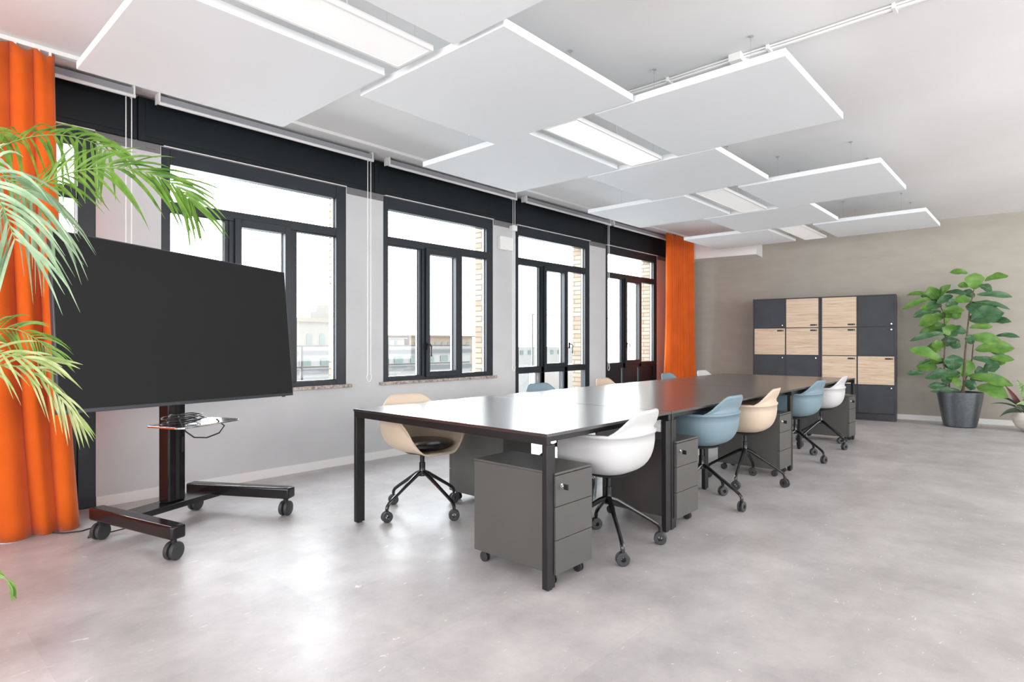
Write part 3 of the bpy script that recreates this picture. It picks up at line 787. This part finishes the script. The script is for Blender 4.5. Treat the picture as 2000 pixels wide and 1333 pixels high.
for i, (x0, y0, x1, y1, wd, kk) in enumerate(leaves):
    a = Vector((fp(x0, y0)[0], rnd.uniform(-.07, .05) + (.10 if i >= 50 else 0), fp(x0, y0)[1])); b = Vector((fp(x1, y1)[0], 0, fp(x1, y1)[1]))
    L2 = (b-a); b.y = a.y + rnd.uniform(-.12, .04)
    hw = wd*K*.62
    nrm = Vector((rnd.uniform(-.25,.25), -1, rnd.uniform(.1,.6))).normalized()
    fm.mi = kk
    n_ = 9; pts = []; 
    t_ = (b-a).normalized(); sd = t_.cross(nrm).normalized(); nn = sd.cross(t_).normalized()
    grid = []
    for j in range(n_+1):
        u = j/n_
        # narrow waist then broad tip: the fiddle shape
        wv = hw*(math.sin(PI*min(u*1.02,1)**.8)**.55)*(.62+.45*smst(.25,.75,u)) if 0 < u < 1 else hw*.06
        p = a.lerp(b, u) + Vector((0,0,-.06*(b-a).length*u*u*2)) + nn*.10*(b-a).length*math.sin(PI*u)
        row = []
        for c_ in (-1, -.5, 0, .5, 1):
            wob = .10*hw*math.sin(u*14+c_*3+i)*abs(c_)
            row.append(fm.bm.verts.new(p + sd*wv*c_ + nn*(.28*wv*abs(c_)+wob)))
        grid.append(row)
    for r0, r1 in zip(grid, grid[1:]):
        for c_ in range(4):
            f = fm.bm.faces.new((r0[c_], r0[c_+1], r1[c_+1], r1[c_])); f.material_index = kk
    # midrib and petiole
    fm.mi = 3
    fm.tube([a.lerp(b, u) + Vector((0,0,-.12*(b-a).length*u*u)) + nn*(.10*(b-a).length*math.sin(PI*u)+.0015) for u in (0, .3, .6, .9)], [.0022,.0018,.0013,.0007], 4)
fm.build('foliage', [M['fig1'], M['fig3'] if False else M['fig2'], M['fig3'], M['vein']], F_, smooth=180)

# small bowl plant at the right edge
S_ = thing('potted_calathea', 'small mixed plant in a round cream bowl at the right edge', 'plant', (10.30, .14, 0), math.atan2(.14, 10.30)-PI/2)
MB().lathe([(0,0),(.09,0),(.13,.01),(.19,.07),(.222,.14),(.225,.19),(.205,.255),(.195,.255),(.19,.22),(0,.22)], 40).build('pot', M['cream'], S_)
MB().lathe([(0,.235),(.192,.225)], 20).build('soil', M['soil'], S_)
M['maroon'] = leafmat('maroon_leaf', (.07,.012,.012,1), (.14,.03,.02,1), 14, .15)
M['darkleaf'] = leafmat('dark_leaf', (.01,.03,.012,1), (.03,.06,.02,1), 14, .1)
M['fern'] = leafmat('variegated_leaf', (.05,.16,.03,1), (.45,.62,.25,1), 55, .3)
def blade(m, a, b, hw, sag=.0, n_=8, nv=Vector((0,-1,.3)), fold=.25, shape=.7):
    a, b = Vector(a), Vector(b); pts = []; ws = []
    for j in range(n_+1):
        u = j/n_
        pts.append(a.lerp(b, u) + Vector((0,0, sag*4*u*(1-u)))); ws.append(max(hw*math.sin(PI*min(max(u,.03),.985)**shape), hw*.05))
    m.strip(pts, ws, nv, fold)
fm = MB()
fm.mi = 0; blade(fm, (-.10,-.02,.25), (-.29,-.06,.60), .030, .02); blade(fm, (-.08,.04,.25), (-.02,.02,.52), .03, .02)
fm.mi = 1
for a, b, w_ in (((-.1,0,.27),(-.45,-.05,.34),.012), ((-.1,0,.28),(-.38,.05,.43),.016), ((-.12,-.1,.26),(-.34,-.18,.19),.03), ((-.05,-.1,.25),(-.2,-.2,.31),.035), ((0,0,.25),(.3,-.1,.45),.03), ((0,-.05,.25),(-.12,-.15,.42),.03)):
    blade(fm, a, b, w_, .05)
fm.mi = 2; blade(fm, (0,-.03,.27), (-.17,-.08,.68), .05, .03); blade(fm, (.03,-.08,.27), (-.18,-.22,.36), .035, .06); blade(fm, (.03,0,.27), (.15,-.05,.6), .05, .03); blade(fm, (.02,-.06,.27), (.0,-.16,.50), .04, .03)
fm.build('foliage', [M['maroon'], M['darkleaf'], M['fern']], S_, smooth=180)

# tall palm whose fronds reach in from the left
M['palm1'] = leafmat('palm_leaf_green', (.055,.16,.015,1), (.19,.36,.045,1), 12, .4)
M['palm2'] = leafmat('palm_leaf_pale', (.16,.28,.14,1), (.38,.50,.33,1), 12, .3)
M['palm3'] = leafmat('palm_leaf_yellow', (.18,.30,.05,1), (.50,.52,.26,1), 14, .35)
M['rachis'] = mat('palm_rachis', (.16,.26,.06,1), .5)
PX, PY = -.12, 3.42
PT = thing('potted_palm', 'tall areca palm with arching fronds reaching in from the left edge', 'plant', (PX, PY, 0))
MB().lathe([(0,0),(.17,0),(.18,.02),(.22,.40),(.225,.42),(.212,.42),(.205,.37),(0,.37)], 40).build('pot', M['cream'], PT)
MB().lathe([(0,.385),(.207,.375)], 20).build('soil', M['soil'], PT)
def catmull(P, n):
    P = [Vector(p) for p in P]; Q = [P[0]*2-P[1]] + P + [P[-1]*2-P[-2]]; out = []
    segs = len(P)-1
    for i in range(n+1):
        t = i/n*segs; k = min(int(t), segs-1); u = t-k
        a, b, c, d = Q[k:k+4]
        out.append(.5*((2*b)+(-a+c)*u+(2*a-5*b+4*c-d)*u*u+(-a+3*b-3*c+d)*u**3))
    return out
def frond(pts, mi, L0, n, droop, ang=55, hw=.006, start=.18, nf=None, sides=(1, -1), seed=1, up=0.0, bend=.0, tipL=.45):
    rnd = random.Random(seed)
    pts = [Vector(p)-Vector((PX, PY, 0)) for p in pts]
    base = [Vector((rnd.uniform(-.05,.05), rnd.uniform(-.05,.05), .38)), pts[0].lerp(Vector((0,0,.6)), .45) - Vector((0,0,.05))]
    path = catmull(base + pts, 60)
    m = MB(); m.mi = 1
    m.tube(path, [.0045*(1-i/len(path))+.0012 for i in range(len(path))], 6)
    m.mi = 0
    arc = catmull(pts, 100)
    nf = Vector(nf) if nf else Vector((-.7415, -.671, .35))
    for i in range(n):
        u = start + (1-start)*i/(n-1); k = min(int(u*100), 99)
        p0 = arc[k]; t = (arc[min(k+1,100)]-arc[max(k-1,0)]).normalized()
        side = t.cross(nf).normalized()
        for s in sides:
            Ln = L0*(tipL + (1-tipL)*math.sin(PI*min(.98, .25+.68*u)))*rnd.uniform(.85, 1.12)
            a = R(ang + rnd.uniform(-9, 9) - 22*u)
            d = (t*math.cos(a) + side*s*math.sin(a) + nf*rnd.uniform(-.08,.2)).normalized()
            dr = droop*rnd.uniform(.7, 1.3) + (up if s > 0 else 0)
            q = [p0 + d*Ln*v + Vector((0,0,-1))*dr*Ln*v*v*(1+.35*v) + t*bend*Ln*v*v for v in (0,.14,.28,.42,.56,.7,.84,1)]
            ws = [hw*.35, hw*.85, hw, hw, hw*.92, hw*.75, hw*.45, hw*.04]
            nv = (nf + Vector((rnd.uniform(-.5,.5), rnd.uniform(-.5,.5), rnd.uniform(-.3,.6)))).normalized()
            m.strip(q, ws, nv, .25)
    return m.build('frond', [M[mi], M['rachis']], PT, smooth=180)
FR = {
'A': [(0.254, 3.817, 1.332), (0.391, 3.443, 1.671), (0.492, 3.182, 1.803), (0.582, 3.009, 1.864), (0.681, 2.824, 1.875), (0.786, 2.679, 1.848), (0.854, 2.573, 1.788), (0.896, 2.513, 1.714)],
'B': [(0.218, 4.081, 1.441), (0.352, 3.933, 1.942), (0.445, 3.755, 2.086), (0.535, 3.582, 2.133), (0.636, 3.441, 2.141), (0.725, 3.298, 2.102), (0.78, 3.192, 2.035)],
'P': [(0.121, 2.698, 1.215), (0.177, 2.487, 1.555), (0.239, 2.299, 1.641), (0.272, 2.203, 1.565), (0.298, 2.145, 1.453)],
'P2': [(0.127, 2.84, 1.218), (0.176, 2.637, 1.609), (0.235, 2.497, 1.701), (0.292, 2.36, 1.671), (0.34, 2.277, 1.619), (0.382, 2.201, 1.531)],
'D': [(0.114, 3.152, 0.729), (0.211, 2.971, 0.98), (0.292, 2.807, 1.072), (0.368, 2.649, 1.085), (0.427, 2.539, 1.04), (0.463, 2.469, 0.976), (0.498, 2.43, 0.916)],
'E': [(0.125, 3.439, 0.772), (0.25, 3.301, 1.104), (0.347, 3.193, 1.203), (0.424, 3.109, 1.222), (0.486, 3.04, 1.183), (0.528, 2.993, 1.125)],
'G': [(0.218, 4.081, 1.692), (0.324, 4.038, 2.109), (0.399, 4.03, 2.223), (0.469, 3.953, 2.233), (0.524, 3.892, 2.197)],
'H': [(0.109, 3.009, 0.749), (0.185, 2.776, 1.045), (0.248, 2.632, 1.132), (0.308, 2.491, 1.133), (0.359, 2.405, 1.117), (0.403, 2.357, 1.109)],
}
frond(FR['A'], 'palm1', .29, 30, .24, ang=38, start=.28, seed=1)
frond(FR['B'], 'palm1', .27, 20, .6, ang=60, start=.25, seed=2, hw=.008)
frond(FR['P'], 'palm2', .28, 18, .40, ang=52, start=.3, seed=3, hw=.005, tipL=.8)
frond(FR['P2'], 'palm2', .25, 20, .5, ang=42, start=.3, seed=4, hw=.0048)
frond(FR['D'], 'palm3', .17, 15, .20, ang=30, start=.3, seed=5, hw=.0042)
frond(FR['E'], 'palm1', .17, 18, .35, ang=48, start=.3, seed=6, hw=.004)
frond(FR['G'], 'palm1', .16, 12, .35, ang=45, start=.3, seed=7, hw=.005)
frond(FR['H'], 'palm3', .20, 10, .18, ang=32, start=.3, seed=8, hw=.005)


# trailing leaf low at the left
TP = thing('trailing_plant', 'low green trailing plant poking in at the bottom left', 'plant', (.28, 2.32, 0))
TB = Vector((.26, 2.72, 0)); TP.location = TB
MB().lathe([(0,0),(.07,0),(.10,.16),(.105,.22),(.097,.22),(.09,.19),(0,.19)], 28, T(-.16, .12, 0)).build('pot', M['cream'], TP)
m = MB(); m.mi = 1
vp = [Vector(p)-TB for p in ((.10, 2.84, .20), (.13, 2.80, .38), (.20, 2.74, .44), (0.278, 2.674, 0.415), (0.324, 2.623, 0.385), (0.34, 2.605, 0.366), (0.352, 2.592, 0.337), (0.354, 2.589, 0.31))]
m.tube(catmull(vp, 24), .002, 5); m.mi = 0
def oval(a, b, hw, nv):
    a, b = Vector(a)-TB, Vector(b)-TB; pts = [a.lerp(b, u/8)+Vector((0,0,.012*math.sin(PI*u/8))) for u in range(9)]
    m.strip(pts, [hw*max(.06, math.sin(PI*min(.97, max(.03, u/8)))**.7) for u in range(9)], Vector(nv), .3)
cv = (-.74, -.67, .3)
oval((.262, 2.69, .405), (.335, 2.615, .372), .019, cv)
oval((.342, 2.602, .365), (.362, 2.590, .300), .008, (-.3, -.9, .1))
oval((.350, 2.595, .340), (.352, 2.588, .290), .006, cv)
oval((.20, 2.74, .44), (.255, 2.68, .452), .02, cv); oval((.17, 2.77, .42), (.20, 2.70, .36), .02, cv); oval((.13, 2.80, .36), (.06, 2.80, .40), .02, cv)
m.build('foliage', [M['fig1'], M['rachis']], TP, smooth=180)


# ------------------------------------------------------------------ outside
tag(MB().box(-6, 30, 5.32, 9.0, -.5, -.05).build('terrace_slab', M['terrace'], smooth=0), 'pale terrace floor outside the windows', 'terrace')
rl = thing('terrace_railing', 'thin grey railing with upright posts on the terrace outside', 'railing', (9, 6.6, -.05))
M['pale'] = mat('pale_grey_metal', (.10,.105,.11,1), .5)
M['palestone'] = noisy('pale_stone', (.40,.39,.38,1), (.46,.45,.44,1), scale=2, rough=.9)
MB().box(-1.2, 9, -.012, .012, 1.70, 1.715).build('top_rail', M['pale'], rl, smooth=0)
MB().box(-1.2, 9, -.06, .06, .0, .82).build('parapet', M['palestone'], rl, smooth=0)
for k in range(6): MB().box(-1.2+k*1.9, -1.17+k*1.9, -.012, .012, .80, 1.70).build('post', M['pale'], rl, smooth=0)
M['h1'] = noisy('facade_cream', (.055,.052,.046,1), (.062,.058,.052,1), scale=.3, rough=.9)
M['h2'] = noisy('facade_peach', (.052,.042,.033,1), (.058,.048,.038,1), scale=.3, rough=.9)
M['h3'] = noisy('facade_white', (.062,.062,.06,1), (.068,.068,.066,1), scale=.3, rough=.9)
M['roof'] = noisy('terracotta', (.035,.024,.019,1), (.045,.033,.027,1), scale=1, rough=.9)
M['winp'] = mat('pale_window', (.036,.045,.042,1), .8, spec=0)
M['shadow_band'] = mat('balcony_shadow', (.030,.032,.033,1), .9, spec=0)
for k in ('h1', 'h2', 'h3', 'roof'): M[k].node_tree.nodes['Principled BSDF'].inputs['Specular IOR Level'].default_value = 0
def building(name_label, x0, x1, y, z0, z1, m, wins_=(), bands=(), roof=None, d=5):
    t = thing('distant_building', name_label, 'building', ((x0+x1)/2, y, z0)); w_ = (x1-x0)/2; h = z1-z0
    MB().box(-w_, w_, 0, d, 0, h).build('wall', M[m], t, smooth=0)
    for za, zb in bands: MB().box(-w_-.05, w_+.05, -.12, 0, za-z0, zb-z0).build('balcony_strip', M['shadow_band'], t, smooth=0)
    for (xa, xb, za, zb, arch) in wins_:
        xc = (xa+xb)/2-(x0+x1)/2; hw_ = (xb-xa)/2
        poly = [(-hw_, 0), (hw_, 0)] + ([(hw_*math.cos(R(a)), (zb-za-hw_)+hw_*math.sin(R(a))) for a in range(0, 181, 20)] if arch else [(hw_, zb-za), (-hw_, zb-za)])
        MB().prism(poly, 0, .05, T(xc, 0, za-z0) @ Matrix.Rotation(R(90), 4, 'X')).build('window', M['winp'], t, smooth=0)
    if roof: MB().box(-w_-.2, w_+.2, -.25, d+.2, h, h+roof).build('cornice', M['h2'] if m != 'h2' else M['roof'], t, smooth=0)
    return t
ch = building('distant cream church building with arched windows, seen through the wide window', 21.5, 25.3, 40.3, -18, 2.7, 'h1',
   [(22.1+i*1.05, 22.5+i*1.05, 1.0, 1.85, True) for i in range(3)], [(.62, .72)], .3)
MB().box(.4, 1.5, .3, 2.5, 20.99, 21.6).box(.6, 1.1, .5, 2, 21.59, 22.1).build('turret', M['h1'], ch, smooth=0)
building('long low pale block with dark balcony strips outside the middle windows', 13.2, 26.5, 27.6, -14, .92, 'h3',
   [(13.6+i*1.15, 14.2+i*1.15, .0, .36, False) for i in range(11)], [(.55, .74), (-.42, -.20)])
building('distant flat-roofed building at the left of the second window skyline', 28.5, 34.6, 45, -16, 1.55, 'h3', [(29+i*.9, 29.3+i*.9, .9, 1.3, False) for i in range(6)], [(.4, .55)], .1)
building('distant peach building with tiled roof in the second window skyline', 35.2, 43.5, 45, -16, 1.75, 'h2', [(35.8+i*.85, 36.1+i*.85, .7, 1.2, False) for i in range(9)], [], .16)
building('farthest low white building beyond the terrace door', 52, 66, 48, -16, .6, 'h3', [(53+i*1.5, 53.6+i*1.5, -.3, .2, False) for i in range(8)])
M['railw'] = mat('railing_white', (.10,.10,.10,1), .6, spec=.1)
wr = thing('white_railing', 'white metal railing in front of the distant low block outside', 'railing', (1, 6.9, -.05))
m = MB()
for z in (1.165, .90, .62): m.box(0, 5.6, -.012, .012, z, z+.02)
m.build('rails', M['railw'], wr, smooth=0)
for k in range(5): MB().box(.1+k*1.3, .13+k*1.3, -.015, .015, 0, 1.18).build('post', M['railw'], wr, smooth=0)

# ------------------------------------------------------------------ light
w = bpy.data.worlds.new('sky'); bpy.context.scene.world = w; w.use_nodes = True
bg = w.node_tree.nodes['Background']; bg.inputs[0].default_value = (.93,.965,1,1); bg.inputs[1].default_value = 15
def area(name, loc_, rot, sx, sy, e, col=(1,1,1), portal=False, spread=180):
    d = bpy.data.lights.new(name, 'AREA'); d.shape = 'RECTANGLE'; d.size = sx; d.size_y = sy; d.energy = e; d.color = col
    d.spread = R(spread)
    o = bpy.data.objects.new(name, d); C.objects.link(o); o.location = loc_; o.rotation_euler = rot
    if portal: d.cycles.is_portal = True
    return o
for a, b, z, k in wins:
    zl = z if k in ('sill', 'glassdoor') else .8
    area('daylight_portal', ((a+b)/2, 5.36, (zl+2.66)/2), (R(-90), 0, 0), b-a, 2.66-zl, 1, portal=True)
# windows of the opposite side of the room, out of frame: broad soft daylight
area('opposite_daylight', (5.0, -3.9, 1.7), (R(90), 0, 0), 12, 2.0, 405, (.995,.985,.98))
area('rear_daylight', (-2.9, 1.0, 1.7), (R(90), 0, R(-90)), 5.0, 2.0, 245, (.98,.99,1))

# ------------------------------------------------------------------ camera
cd = bpy.data.cameras.new('camera'); co = bpy.data.objects.new('camera', cd); C.objects.link(co)
co.location = (0, 0, 1.166); co.rotation_euler = (R(90), 0, math.atan2(.67097355, .74148128)-PI/2)
cd.sensor_width = 36; cd.lens = 1158/2000*36; cd.shift_y = 3.5/2000; cd.clip_start = .02; cd.clip_end = 500
sc = bpy.context.scene; sc.camera = co
sc.view_settings.view_transform = 'Standard'; sc.view_settings.look = 'None'; sc.view_settings.exposure = 0
sc.cycles.max_bounces = 10; sc.cycles.diffuse_bounces = 6; sc.cycles.glossy_bounces = 4; sc.cycles.transparent_max_bounces = 24; sc.cycles.transmission_bounces = 6
sc.cycles.sample_clamp_indirect = 12; sc.cycles.use_denoising = True
sc.cycles.caustics_reflective = False; sc.cycles.caustics_refractive = False
